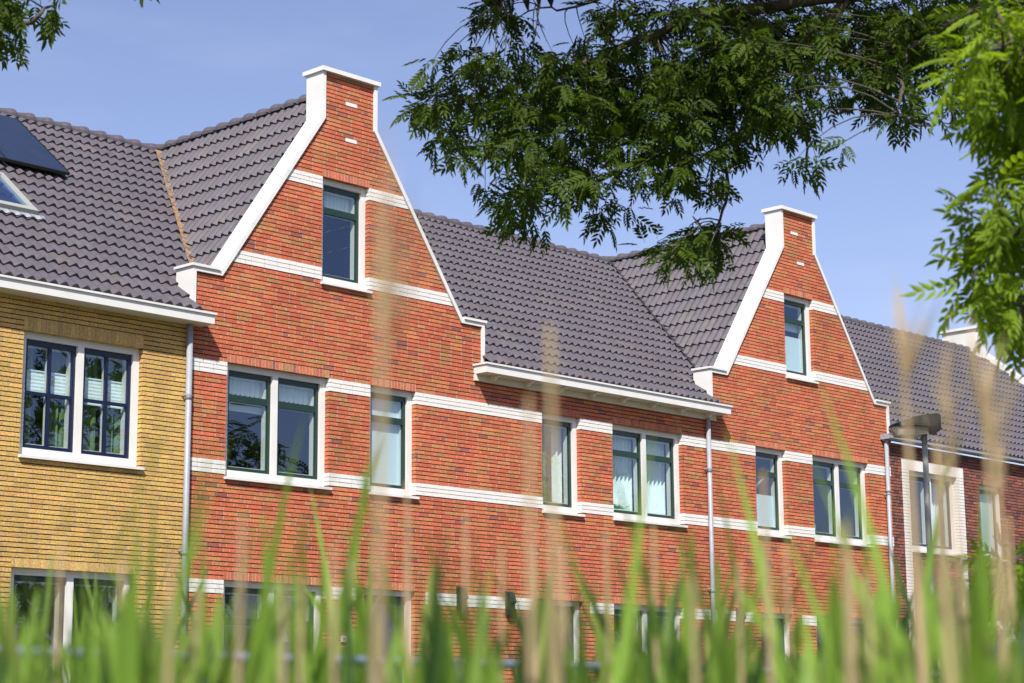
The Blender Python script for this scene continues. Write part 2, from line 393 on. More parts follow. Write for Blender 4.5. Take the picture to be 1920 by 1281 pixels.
# ------------------------------------------------------------------ roofs
ES = (-.20, 6.09); RS = (4.715, 9.95); SL = (RS[1]-ES[1])/(RS[0]-ES[0])
def tile_profile(u, per=.165):
    t = (u/per) % 1.0
    return .034*(0.5-0.5*math.cos(2*math.pi*(t**1.1)))**.85
def tile_sheet(mb, P0, U, Vd, N, ulen, vlen, clip=None, course=.335, phase=0.0, per=.165):
    """P0 origin (eave, left), U along eave, Vd up slope, N outward normal"""
    P0, U, Vd, N = Vector(P0), Vector(U), Vector(Vd), Vector(N)
    du = per/10; nu = int(math.ceil(ulen/du)); nc = int(math.ceil(vlen/course)); step = .034
    tv = {}
    for c in range(nc):
        v0, v1 = c*course, min((c+1)*course, vlen)
        for k in range(nu):
            ua, ub = k*du, min((k+1)*du, ulen)
            pm = P0+U*((ua+ub)/2)+Vd*((v0+v1)/2)
            if clip and not clip(pm): continue
            key = (int((ua+phase+1e-6)//(per*2)), c)
            if key not in tv:
                q = rnd.uniform(.90, 1.08); w_ = rnd.uniform(-.01, .012); tv[key] = (.066*q+w_*.25, .059*q, .073*q-w_*.25) if rnd.random() > .025 else (.080*q, .070*q, .076*q)
            col = tv[key]; jz = 0.0
            ha, hb = tile_profile(ua+phase, per), tile_profile(ub+phase, per)
            sa_ = lambda h: .024+.021*min(1, h/.034)
            sa, sc_, sb = sa_(ha), sa_(hb), .002
            a = P0+U*ua+Vd*v0+N*(ha+sa); b = P0+U*ub+Vd*v0+N*(hb+sc_)
            c_ = P0+U*ub+Vd*v1+N*(hb+sb); d = P0+U*ua+Vd*v1+N*(ha+sb)
            mb.quad(tuple(a), tuple(b), tuple(c_), tuple(d), 0, col)
            # nose of the tile, set back under
            e = P0+U*ua+Vd*(v0+.006)+N*(ha+sb-.012); f = P0+U*ub+Vd*(v0+.006)+N*(hb+sb-.012)
            mb.quad(tuple(e), tuple(f), tuple(b), tuple(a), 0, col)
def ridge_caps(mb, A, B, r=.105, L=.34):
    A, B = Vector(A), Vector(B); d = (B-A); n = max(1, int(round(d.length/L))); L = d.length/n; d.normalize()
    side = Vector((0, 0, 1)).cross(d).normalized(); up = d.cross(side); up = -up if up.z < 0 else up
    for k in range(n):
        c = rnd.uniform(.92, 1.08); col = (.064*c, .058*c, .071*c); prev = None
        for t, rr in ((0, .80), (.35, .86), (.62, .98), (.80, 1.14), (1.0, 1.20), (1.08, 1.18)):
            p = A+d*(k*L+t*L); ring = []
            for j in range(9):
                an = math.pi*(j/8)*1.16-math.pi*.08
                ring.append(tuple(p+side*(math.cos(an)*r*rr)+up*(math.sin(an)*r*rr*.95)))
            if prev:
                for j in range(8): mb.quad(prev[j], prev[j+1], ring[j+1], ring[j], 0, col)
            prev = ring
        for j in range(8): mb.quad(prev[j], prev[j+1], tuple(p+up*.02), tuple(p+up*.02), 0, (.03, .03, .03)) if False else None
V3 = Vector((0, 1, SL)).normalized(); N3 = Vector((0, -SL, 1)).normalized()
slen = math.hypot(RS[0]-ES[0], RS[1]-ES[1])
DZ, DS = 10.0, 1.42      # cross-roof ridge height and slope
def main_roof(house, xa, xb, gables=(), name='roof'):
    mb = MB()
    def clip(p):
        for gx in gables:
            if abs(p.x-gx) < 2.80 and p.y < .20: return False
            if abs(p.x-gx) < 3 and p.z < DZ-DS*abs(p.x-gx)-.12 and p.y < 4.6: return False
        return True
    tile_sheet(mb, (xa, ES[0], ES[1]), (1, 0, 0), V3, N3, xb-xa, slen-.02, clip, phase=xa % .165)
    # back slope and closing boards
    mb.quad((xb, 9.63, ES[1]), (xa, 9.63, ES[1]), (xa, RS[0], RS[1]), (xb, RS[0], RS[1]), 0, (.10, .09, .1))
    o = mb.build(name, 'tile', house)
    rc = MB(); ridge_caps(rc, (xa, RS[0], RS[1]+.0), (xb, RS[0], RS[1]+.0)); rc.build('ridge_tiles', 'tile', o, smooth=True)
    return o
def cross_roof(house, gx, lead):
    mb = MB(); n = math.hypot(1, DS); ln = 2.75*n
    for sgn in (-1, 1):
        Vd = Vector((-sgn, 0, DS)).normalized(); N = Vector((sgn*DS, 0, 1)).normalized()
        base = Vector((gx+sgn*2.75, .28, DZ-DS*2.75))
        def clip(p, sgn=sgn):
            zm = ES[1]+(p.y-ES[0])*SL
            return p.z > zm-.06
        tile_sheet(mb, base, (0, 1, 0), Vd, N, 4.45, ln, clip, phase=.05)
    o = mb.build('cross_roof', 'tile', house)
    rc = MB(); ridge_caps(rc, (gx, .33, DZ-.02), (gx, 4.75, DZ-.02), .105); rc.build('ridge_tiles', 'tile', o, smooth=True)
    for sgn in (-1, 1):   # valley gutters
        v = MB(); pts = []
        for k in range(0, 26):
            x = .06+k*.10; z = DZ-DS*x
            y = ES[0]+(z-ES[1])/SL
            if y < .30: break
            pts.append((gx+sgn*x, y, z+.095))
        for a, b in zip(pts, pts[1:]):
            wdt = .070 if lead == 'lead' else .045; j = rnd.uniform(-.014, .014)
            d = (Vector(b)-Vector(a)).normalized(); n1 = Vector((sgn*1, .55, .25)).normalized()
            n1 = (n1-d*n1.dot(d)).normalized()
            A0, A1 = Vector(a)-n1*wdt, Vector(a)+n1*wdt; B0, B1 = Vector(b)-n1*wdt, Vector(b)+n1*(wdt+j)
            mid0, mid1 = Vector(a)+Vector((0, 0, -.012)), Vector(b)+Vector((0, 0, -.012))
            v.quad(tuple(A0), tuple(mid0), tuple(mid1), tuple(B0)); v.quad(tuple(mid0), tuple(A1), tuple(B1), tuple(mid1))
        v.build('valley_gutter', lead, o)
    return o
HW, SZ, KX, KZ, FX, TZ = 2.835, 6.735, .525, 9.405, 2.365, 10.11
def gable_outline(gx, x0, x1):
    def f(z):
        if z <= 6.03: return x0, x1
        if z <= SZ-.02: return gx-HW+.02, gx+HW-.02
        if z <= KZ: t = FX+(KX-FX)*(z-SZ)/(KZ-SZ); return gx-t+.02, gx+t-.02
        return gx-KX+.01, gx+KX-.01
    return f
def coping(house, gx):
    mb = MB()
    def offs(poly, d):     # offset open polyline outward (left of travel)
        out = []
        for i, p in enumerate(poly):
            p = Vector(p)
            if i == 0: dd = (Vector(poly[1])-p).normalized(); nrm = Vector((-dd.y, dd.x)); out.append(p+nrm*d); continue
            if i == len(poly)-1: dd = (p-Vector(poly[-2])).normalized(); nrm = Vector((-dd.y, dd.x)); out.append(p+nrm*d); continue
            d1 = (p-Vector(poly[i-1])).normalized(); d2 = (Vector(poly[i+1])-p).normalized()
            n1, n2 = Vector((-d1.y, d1.x)), Vector((-d2.y, d2.x)); m_ = (n1+n2).normalized(); out.append(p+m_*(d/max(.3, m_.dot(n1))))
        return out
    for sgn in (-1, 1):
        poly = [(sgn*HW, 6.02), (sgn*HW, SZ), (sgn*FX, SZ), (sgn*KX, KZ), (sgn*KX, TZ)]
        s2 = 1 if sgn < 0 else -1
        o1 = offs(poly, .022*s2); o2 = offs(poly, -.040*s2); o3 = offs(poly, .0)
        for (A, B, ya, yb) in ((o1, o2, -.035, -.002), (o1, o3, -.002, .345)):
            for i in range(len(poly)-1):
                a, b, c, d = A[i], A[i+1], B[i+1], B[i]
                P = [(gx+a.x, a.y), (gx+b.x, b.y), (gx+c.x, c.y), (gx+d.x, d.y)]
                if sgn < 0: P = P[::-1]
                mb.prism(P[::-1], ya, yb)
    for sgn in (-1, 1):      # lap joints of the metal coping
        dx_, dz_ = sgn*(KX-FX), KZ-SZ; ln_ = math.hypot(dx_, dz_); ux, uz = dx_/ln_, dz_/ln_; nx, nz = (sgn*uz if True else 0)*1.0, abs(ux)
        for t in (.30, .64):
            cx_, cz_ = gx+sgn*FX+dx_*t, SZ+dz_*t; P = []
            for a_, b_ in ((-.006, -.042), (.006, -.042), (.006, .026), (-.006, .026)): P.append((cx_+ux*a_+nx*b_, cz_+uz*a_+nz*b_))
            mb.prism(P if sgn > 0 else P[::-1], -.038, .348)
    # caps on the shaft and on the two kneelers
    mb.prism([(gx-KX-.055, TZ), (gx+KX+.055, TZ), (gx+KX+.055, TZ+.065), (gx-KX-.055, TZ+.065)], -.075, .40)
    for sgn in (-1, 1):
        a, b = sorted((sgn*(HW+.05), sgn*(FX+.03)))
        mb.prism([(gx+a, SZ+.024), (gx+b, SZ+.024), (gx+b, SZ+.062), (gx+a, SZ+.062)], -.06, .37)
    # rendered back of the parapet
    for P in ([(-HW, 6.05), (-.51, 6.05), (-.51, KZ), (-KX, KZ), (-FX, SZ), (-HW, SZ)], [(.42, 6.05), (HW, 6.05), (HW, SZ), (FX, SZ), (KX, KZ), (.42, KZ)],
              [(-.51, 6.05), (.42, 6.05), (.42, 6.875), (-.51, 6.875)], [(-.51, 8.5), (.42, 8.5), (.42, KZ), (-.51, KZ)], [(-KX, KZ), (KX, KZ), (KX, TZ), (-KX, TZ)]):
        i = len(mb.v); mb.v += [(gx+x, .33, z) for x, z in P]; mb.f.append(tuple(i+k for k in range(len(P)))[::-1]); mb.m.append(0); mb.c.append(None)
    return mb.build('gable_coping', 'white', house)
def box_gutter(house, xa, xb, brackets=False):
    mb = MB(); zb, zt = 5.925, 6.05
    mb.box(xa, xb, -.29, -.27, zb, zt); mb.box(xa, xb, -.27, -.02, zb, zb+.02)       # fascia, sole
    mb.box(xa, xa+.02, -.27, -.004, zb+.02, zt); mb.box(xb-.02, xb, -.27, -.004, zb+.02, zt)
    mb.box(xa-.022, xb+.022, -.315, -.262, zt, zt+.028)                                # lip
    mb.box(xa-.022, xa+.025, -.262, -.004, zt, zt+.028); mb.box(xb-.025, xb+.022, -.262, -.004, zt, zt+.028)
    o = mb.build('gutter', 'white', house)
    sf = MB(); sf.box(xa+.02, xb-.02, -.268, -.004, zb-.004, zb-.0005); sf.build('soffit', 'cream', o)
    if brackets:
        b = MB(); b.box(xa, xb-.12, -.05, -.004, zb-.105, zb-.005); b.build('back_board', 'cream', o)
        b = MB(); b.prism([(xa-.002, zb-.105), (xa+.03, zb-.105), (xa+.03, zb), (xa-.002, zb)], -.055, -.051); b.build('end_plate', 'white', o)
        n = 8
        for k in range(n):
            x = xa+.34+k*(xb-xa-.75)/(n-1); q = MB()
            prof = [(-.24, 0), (-.24, -.022), (-.215, -.034), (-.185, -.028), (-.165, -.045), (-.145, -.072), (-.11, -.084), (-.075, -.078), (-.05, -.09), (-.05, 0)]
            i = len(q.v); m_ = len(prof)
            q.v += [(x-.03, y, zb-.005+z) for y, z in prof]+[(x+.03, y, zb-.005+z) for y, z in prof]
            q.f.append(tuple(range(i, i+m_))); q.f.append(tuple(range(i+2*m_-1, i+m_-1, -1)))
            for j in range(m_): jj = (j+1) % m_; q.f.append((i+jj, i+j, i+m_+j, i+m_+jj))
            q.m = [0]*len(q.f); q.c = [None]*len(q.f); q.build('bracket', 'cream', o)
    return o
def downpipe(house, x, ztop=5.93, y=-.075):
    mb = MB(); mb.tube([(x, y, .02), (x, y, ztop-.4), (x, y, ztop-.25), (x, y-.05, ztop+.01)] if False else [(x, y, .02), (x, y, ztop)], .042, 14)
    mb.tube([(x, y, ztop-1.05), (x, y, ztop-.97)], .047, 14); mb.tube([(x, y, 2.78), (x, y, 2.86)], .047, 14)
    o = mb.build('downpipe', 'zinc', house, smooth=False)
    for p in o.data.polygons: p.use_smooth = len(p.vertices) == 4
    for z in (4.93, 2.84, .9):
        c = MB(); c.tube([(x, y, z), (x, y, z+.025)], .051, 12); c.box(x-.06, x-.045, y-.01, -.002, z, z+.025); c.build('pipe_clamp', 'zinc', o)
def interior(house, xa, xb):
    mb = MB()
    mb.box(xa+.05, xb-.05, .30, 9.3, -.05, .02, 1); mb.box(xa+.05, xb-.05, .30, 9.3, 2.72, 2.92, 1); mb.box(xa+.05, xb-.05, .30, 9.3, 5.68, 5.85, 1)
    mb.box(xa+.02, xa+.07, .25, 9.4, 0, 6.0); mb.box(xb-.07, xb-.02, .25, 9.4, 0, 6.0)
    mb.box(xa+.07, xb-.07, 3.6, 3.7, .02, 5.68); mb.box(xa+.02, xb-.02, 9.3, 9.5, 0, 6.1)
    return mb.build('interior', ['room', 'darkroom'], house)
def front_door(house, x0, x1, z1, col='door', light=True):
    FY = .088; mb = MB(); mb.box(x0, x0+.08, FY, FY+.1, .05, z1); mb.box(x1-.09, x1, FY, FY+.1, .05, z1); mb.box(x0+.08, x1-.09, FY, FY+.1, z1-.08, z1)
    o = mb.build('door_frame', 'white', house)
    d = MB(); a, b = x0+.08, x1-.09
    d.box(a, b, FY+.05, FY+.09, .06, 1.0); d.box(a, a+.12, FY+.05, FY+.09, 1.0, z1-.08); d.box(b-.12, b, FY+.05, FY+.09, 1.0, z1-.08); d.box(a+.12, b-.12, FY+.05, FY+.09, z1-.2, z1-.08)
    d.build('door', col, o)
    gq = MB(); gq.quad((a+.1, FY+.07, .98), (b-.1, FY+.07, .98), (b-.1, FY+.07, z1-.18), (a+.1, FY+.07, z1-.18)); gq.build('glass', 'glass', o)
    hd = MB(); hd.tube([(b-.06, FY+.0, 1.05), (b-.06, FY+.0, 1.45)], .012, 8); hd.tube([(b-.06, FY+.05, 1.1), (b-.06, FY, 1.1)], .01, 6); hd.build('handle', 'zinc', o)
def wall_lamp(house, x, z):
    mb = MB(); 
    prof = [(-.002, -.22), (-.002, .22), (-.10, .20), (-.17, .02), (-.12, -.03), (-.10, -.22)]
    i = 0; n = len(prof)
    prof = [(y*.85, q*.85) for y, q in prof]
    mb.v += [(x-.06, y, z+q) for y, q in prof]+[(x+.06, y, z+q) for y, q in prof]
    mb.f.append(tuple(range(n))); mb.f.append(tuple(range(2*n-1, n-1, -1)))
    for j in range(n): jj = (j+1) % n; mb.f.append((jj, j, n+j, n+jj))
    mb.m = [0]*len(mb.f); mb.c = [None]*len(mb.f); return mb.build('wall_lamp', 'black', house)

W_ = .93; ZL0, ZU = 3.875, 5.5; GZ0, GZ1 = .5625, 2.5; TZ0, TZ1 = 6.875, 8.5
G_H = 'terraced brick houses along the street'
# ---------------- yellow house
hy = thing('brick_house', (-5.7, 0, 0), 'yellow brick house with navy sashes and solar panels at the left edge', 'house', G_H)
op = [(-5.46, -3.62, ZL0, ZU, 3), (-5.51, -3.66, GZ0, GZ1, 2), (-8.0, -7.0, ZL0, ZU, 3)]
brick_wall(hy, -8.6, -2.85, 6.0, op, [], yel_col)
window(hy, -5.46, -3.62, ZL0, ZU, 2, 'blue', 'cross', [[('blind', .27, .47), ('curtain', 0, .35, 3, 'gcurtain'), ('curtain', .62, 1, 3, 'gcurtain')], [('blind', .27, .50), ('curtain', .1, .5, 3, 'gcurtain'), ('curtain', .7, 1, 2, 'gcurtain')]])
window(hy, -5.51, -3.66, GZ0, GZ1, 2, 'blue', 'plain', [[('curtain', 0, .3, 3, 'gcurtain')], []])
window(hy, -8.0, -7.0, ZL0, ZU, 1, 'blue', 'cross')
ry = main_roof(hy, -8.585, -2.85); interior(hy, -8.6, -2.9); box_gutter(hy, -8.6, -2.665); downpipe(hy, -2.915)
def on_roof(x, s, h):  # point on main roof: x, distance up slope, height above
    p = Vector((x, ES[0], ES[1]))+V3*s+N3*h; return tuple(p)
def roof_box(mb, x0, x1, s0, s1, h0, h1, m=0):
    i = len(mb.v)
    mb.v += [on_roof(x, s, h) for h in (h0, h1) for x, s in ((x0, s0), (x1, s0), (x1, s1), (x0, s1))]
    for q in ((0,3,2,1),(4,5,6,7),(0,1,5,4),(1,2,6,5),(2,3,7,6),(3,0,4,7)): mb.f.append(tuple(i+t for t in q)); mb.m.append(m); mb.c.append(None)
for k, xr in enumerate((-3.06, -4.14, -5.22)):
    p = MB(); roof_box(p, xr-1.05, xr, 3.86, 5.72, .13, .155, 0); roof_box(p, xr-1.05, xr, 3.83, 3.86, .115, .16, 1)
    roof_box(p, xr-.006, xr+.006, 3.86, 5.73, .12, .162, 1)
    o = p.build('solar_panel', ['pv', 'black'], hy)
    q = MB(); roof_box(q, xr-.9, xr-.86, 3.95, 5.7, .04, .129); roof_box(q, xr-.2, xr-.16, 3.95, 5.7, .04, .129); q.build('mounting_rail', 'black', o)
sk = MB(); sx0, sx1, s0, s1 = -5.45, -4.40, 2.20, 3.35
for a, b, c, d in ((sx0, sx0+.07, s0, s1), (sx1-.07, sx1, s0, s1), (sx0+.07, sx1-.07, s1-.07, s1)): roof_box(sk, a, b, c, d, .02, .115)
roof_box(sk, sx0, sx1, s0-.05, s0+.06, .02, .12)
o = sk.build('skylight', 'grey', hy)
q = MB(); roof_box(q, sx0+.07, sx1-.07, s0+.06, s1-.07, .075, .082); q.build('glass', 'rglass', o)
q = MB()
for a, b, c, d in ((sx0+.075, sx0+.14, s0+.07, s1-.08), (sx1-.14, sx1-.075, s0+.07, s1-.08), (sx0+.14, sx1-.14, s0+.07, s0+.13), (sx0+.14, sx1-.14, s1-.14, s1-.08)): roof_box(q, a, b, c, d, .035, .07)
roof_box(q, sx0+.14, sx1-.14, s0+.13, s1-.14, .0, .02, 1)
q.build('sash', ['white', 'darkroom'], o)
q = MB(); 
for k in range(60):
    x = sx0-.1+k*(sx1-sx0+.2)/60; x2 = x+(sx1-sx0+.2)/60
    q.quad(on_roof(x, s0-.17, tile_profile(x-(-8.585)+(-8.585 % .165))+.042), on_roof(x2, s0-.17, tile_profile(x2-(-8.585)+(-8.585 % .165))+.042), on_roof(x2, s0-.05, .06), on_roof(x, s0-.05, .06))
q.build('flashing', 'zinc', o)

# ---------------- red houses
def red_house(gx, x0, x1, wins, label, whites, lead, eaves, outline_x):
    h = thing('brick_house', (gx, 0, 0), label, 'house', G_H); op = [w_[:4]+(w_[4],) for w_ in wins]
    bands = [(x0-1, x1+1, 5.3125, 5.5), (x0-1, x1+1, 3.9375, 4.125), (x0-1, x1+1, 8.3125, 8.5), (x0-1, x1+1, 6.9375, 7.125)]
    return h, op, bands
hA = thing('brick_house', (0, 0, 0), 'red brick house with the taller nearer white trimmed gable beside the yellow house', 'house', G_H)
opA = [(-2.21, -.34, ZL0, ZU, 2), (.46, 1.39, ZL0, ZU, 2), (-.51, .42, TZ0, TZ1, 2), (4.19, 5.12, ZL0, ZU, 2), (5.92, 7.78, ZL0, ZU, 2),
       (-2.20, -.38, GZ0, GZ1, 2), (.37, 1.38, 0, GZ1, 2), (4.02, 5.13, 0, GZ1, 2), (5.88, 7.70, GZ0, GZ1, 2)]
gb = lambda a, b: (a, b, 2.3125, 2.5)
bA = [(-9, 20, 5.3125, 5.5), (-9, 20, 3.9375, 4.125), (-9, 20, 8.3125, 8.5), (-9, 20, 6.9375, 7.125), gb(-2.85, -2.2), gb(-.38, .2), gb(1.6, 3.93), gb(5.3, 5.88), gb(7.7, 8.62)]
brick_wall(hA, -2.85, 8.60, TZ, opA, bA, red_col, gable_outline(0, -2.85, 8.60), whites=[(0, 9.72), (0, 9.16)])
window(hA, -2.21, -.34, ZL0, ZU, 2, 'green', 'transom', [[('valance', .20), ('blind', .33, .37)], [('valance', .20)]])
window(hA, .46, 1.39, ZL0, ZU, 1, 'green', 'transom', [[('frost', .97)]])
window(hA, -.51, .42, TZ0, TZ1, 1, 'green', 'transom', [[('valance', .20)]])
window(hA, 4.19, 5.12, ZL0, ZU, 1, 'green', 'plain', [[('curtain', 0, .5, 3, 'gcurtain'), ('curtain', .72, 1, 2, 'curtain')]])
window(hA, 5.92, 7.78, ZL0, ZU, 2, 'green', 'transom', [[('curtain', 0, 1, 8, 'curtain')], [('curtain', 0, 1, 8, 'curtain')]])
window(hA, -2.20, -.38, GZ0, GZ1, 2, 'green', 'transom', [[], [('blind', .28, .40)]])
window(hA, 5.88, 7.70, GZ0, GZ1, 2, 'green', 'transom', [[('slats', .5, 1)], []])
front_door(hA, .37, 1.38, GZ1); front_door(hA, 4.02, 5.13, GZ1)
main_roof(hA, -2.85, 8.60, (0, 11.43)); cross_roof(hA, 0, 'lead'); coping(hA, 0); interior(hA, -2.85, 8.55)
box_gutter(hA, 2.63, 8.815, True); downpipe(hA, 8.43)
hB = thing('brick_house.001', (11.43, 0, 0), 'red brick house with the smaller farther white trimmed gable right of centre', 'house', G_H)
d = 11.43
opB = [(9.88, 10.81, ZL0, ZU, 2), (11.65, 13.51, ZL0, ZU, 2), (d-.51, d+.42, TZ0, TZ1, 2), (9.90, 10.86, 0, GZ1, 2), (11.60, 13.44, GZ0, GZ1, 2)]
bB = bA[:4]+[gb(8.6, 9.7), gb(11.15, 11.6), gb(13.44, 14.4)]
brick_wall(hB, 8.61, 14.30, TZ, opB, bB, red_col, gable_outline(d, 8.61, 14.30), whites=[(d, 9.72), (d, 9.16)])
window(hB, 9.88, 10.81, ZL0, ZU, 1, 'green', 'transom', [[('frost', .46), ('stay',)]])
window(hB, 11.65, 13.51, ZL0, ZU, 2, 'green', 'transom', [[('disc', .12, .11)], []])
window(hB, d-.51, d+.42, TZ0, TZ1, 1, 'green', 'transom', [[('frost', .52), ('blind', .30, .38)]])
window(hB, 11.60, 13.44, GZ0, GZ1, 2, 'green', 'transom', [[('slats', .5, 1)], [('slats', .5, 1)]])
front_door(hB, 9.90, 10.86, GZ1)
main_roof(hB, 8.60, 14.30, (11.43,)); cross_roof(hB, 11.43, 'darklead'); coping(hB, 11.43); interior(hB, 8.6, 14.3)
# ---------------- brown house
hC = thing('brick_house.002', (20, 0, 0), 'dark brown brick house with zinc gutter and white brick window surrounds at the right', 'house', G_H)
opC = [(14.95, 16.74, ZL0, ZU, 0), (17.63, 18.56, ZL0, 5.4375, 2), (14.95, 16.74, GZ0, 2.4375, 2), (17.50, 18.60, 0, 2.4375, 0), (20.3, 21.2, ZL0, 5.4375, 2), (22.3, 24.0, ZL0, ZU, 2)]
bC = [(14.70, 14.95, 0, 5.6875), (16.74, 17.0, 0, 5.6875), (17.28, 17.5, 0, 2.625), (18.6, 18.84, 0, 2.625)]
opC[0] = (14.95, 16.74, ZL0, ZU, 0)
wms = []   # white soldier courses above the framed openings
for xa, xb, z in ((14.70, 17.0, 5.5), (17.28, 18.84, 2.4375)):
    n = int((xb-xa)/.0625); w1 = (xb-xa)/n; wm = MB(); wms.append(wm)
    for k in range(n): brick(wm, xa+k*w1, xa+k*w1, xa+(k+1)*w1-.008, xa+(k+1)*w1-.008, z, z+.205, .11, None, -.008)
wl = brick_wall(hC, 14.31, 26.0, 6.0, opC, bC, brn_col)
for wm in wms: wm.build('white_lintel', 'wbrick', hC)
window(hC, 14.95, 16.74, ZL0, ZU, 2, 'blue', 'plain', [[], [('curtain', .3, .9, 4, 'curtain')]])
window(hC, 17.63, 18.56, ZL0, 5.4375, 1, 'blue', 'plain', [[('frost', .97)]])
window(hC, 14.95, 16.74, GZ0, 2.4375, 2, 'green', 'plain'); window(hC, 20.3, 21.2, ZL0, 5.4375, 1, 'blue', 'plain'); window(hC, 22.3, 24.0, ZL0, ZU, 2, 'blue', 'plain')
front_door(hC, 17.50, 18.60, 2.4375)
rc_ = main_roof(hC, 14.30, 25.75, (11.43,)); interior(hC, 14.3, 26.0); downpipe(hC, 14.07, 6.02)
gm = MB(); pr = [(-.20, 6.115), (-.20, 6.04), (-.16, 6.02), (-.02, 6.02), (-.02, 6.04), (-.15, 6.04), (-.185, 6.055), (-.185, 6.115)]
n = len(pr); gm.v = [(13.99, y, z) for y, z in pr]+[(26.0, y, z) for y, z in pr]
for j in range(n): jj = (j+1) % n; gm.f.append((jj, j, n+j, n+jj))
gm.m = [0]*n; gm.c = [None]*n
gm.tube([(13.99, -.2, 6.12), (26.0, -.2, 6.12)], .012, 8); gm.box(13.975, 13.99, -.205, -.004, 6.018, 6.12)
for x in (15.9, 17.6, 19.3, 21, 22.7): gm.box(x, x+.03, -.206, -.01, 6.016, 6.118, skip='t')
gm.build('gutter', 'zinc', hC)
vb = MB(); roof_box(vb, 25.75, 26.05, 0, slen+.1, -.1, .14); vb.build('verge_coping', 'white', hC)
ch = MB(); ch.box(25.40, 25.76, 4.36, 5.42, 9.0, 10.48); ch.box(25.385, 25.40, 4.42, 5.36, 9.0, 10.40)
co = ch.build('chimney', 'white', hC)
cc = MB(); cc.box(25.33, 25.83, 4.29, 5.49, 10.48, 10.55); cc.build('chimney_cap', 'white', co)
# lamps and small fittings by the doors
wall_lamp(hA, 2.30, 2.42); wall_lamp(hA, 3.36, 2.40); wall_lamp(hB, 9.22, 2.36)
for hh, x, z in ((hA, -.03, 1.764), (hC, 17.20, 2.17), (hC, 17.20, 1.99)):
    q = MB(); q.box(x-.05, x+.05, -.02, -.004, z-.045, z+.045); q.box(x-.02, x+.02, -.024, -.02, z-.02, z+.02, 1); q.build('doorbell', ['white', 'zinc'], hh)
# window sill plant
pp = thing('potted_plant', (6.28, .27, 4.01), 'small bushy green plants in a trough inside the curtained double window', 'plant')
q = MB(); q.box(6.08, 6.48, .235, .30, 4.01, 4.09); q.build('trough', 'black', pp)
q = MB()
for k in range(420):
    c = Vector((6.28+rnd.gauss(0, .11), .262+rnd.gauss(0, .02), 4.115+abs(rnd.gauss(0, .035)))); r_ = .018
    a = Vector((rnd.uniform(-1, 1), rnd.uniform(-.5, .5), rnd.uniform(-1, 1))).normalized(); b = a.orthogonal().normalized()
    q.quad(tuple(c-a*r_), tuple(c+b*r_*.6), tuple(c+a*r_), tuple(c-b*r_*.6))
q.build('leaves', 'plant', pp)

# ------------------------------------------------------------------ street lamp
lp = pt(1737, 900, 20); lx, ly = lp.x, lp.y
sl = thing('street_lamp', (lx, ly, -.1), 'short dark street lamp in front of the brown house gutter', 'street lamp')
q = MB(); q.tube([(lx, ly, -.3), (lx, ly, 3.36)], .029, 14); q.build('post', 'grey', sl, smooth=True)
ax = (cR - Vector((0, 0, cR.z))).normalized(); ay = Vector((-ax.y, ax.x, 0))
def lbox(mb, secs, m=0):
    prev = None
    for (u, z0, z1, hw) in secs:
        c = Vector((lx, ly, 0))+ax*u; ring = [c+ay*-hw+Vector((0, 0, z0)), c+ay*hw+Vector((0, 0, z0)), c+ay*hw*.9+Vector((0, 0, z1)), c-ay*hw*.9+Vector((0, 0, z1))]
        ring = [tuple(p) for p in ring]
        if prev:
            for j in range(4): mb.quad(prev[j], prev[(j+1) % 4], ring[(j+1) % 4], ring[j], m)
        else: mb.quad(ring[3], ring[2], ring[1], ring[0], m)
        prev = ring
    mb.quad(*prev, m)
q = MB(); lbox(q, [(-.345, 3.425, 3.44, .05), (-.25, 3.425, 3.47, .12), (-.1, 3.42, 3.515, .16), (.03, 3.41, 3.535, .17), (.12, 3.36, 3.545, .15), (.15, 3.39, 3.53, .12)]); q.build('lamp_cap', 'black', sl)
q = MB(); lbox(q, [(-.33, 3.40, 3.424, .05), (-.29, 3.33, 3.424, .09), (-.1, 3.325, 3.418, .13), (.02, 3.34, 3.405, .12)]); q.build('lamp_shade', 'lampbody', sl)
q = MB(); lbox(q, [(-.27, 3.342, 3.352, .095), (-.12, 3.337, 3.347, .136)]); q.build('reflector', 'cream', sl)

# ------------------------------------------------------------------ railing along the ditch
z_r = .578
def on_z(px, py, z): d_ = ray(px, py); return CAM+d_*((z-CAM.z)/d_.z)
A, B = on_z(0, 1222, z_r), on_z(1150, 1251, z_r); dv = (B-A).normalized()
ra = thing('railing', (A.x, A.y, -.9), 'grey tube railing crossing behind the reeds near the bottom', 'railing')
q = MB(); q.tube([tuple(A-dv*2), tuple(B+dv*2.5)], .0085, 10); q.build('top_rail', 'rail', ra, smooth=True)
for k in range(-1, 3):
    p = A+dv*(k*1.6+.35); q = MB(); q.tube([(p.x, p.y, -1.0), (p.x, p.y, z_r-.006)], .009, 10); q.build('post', 'rail', ra, smooth=True)

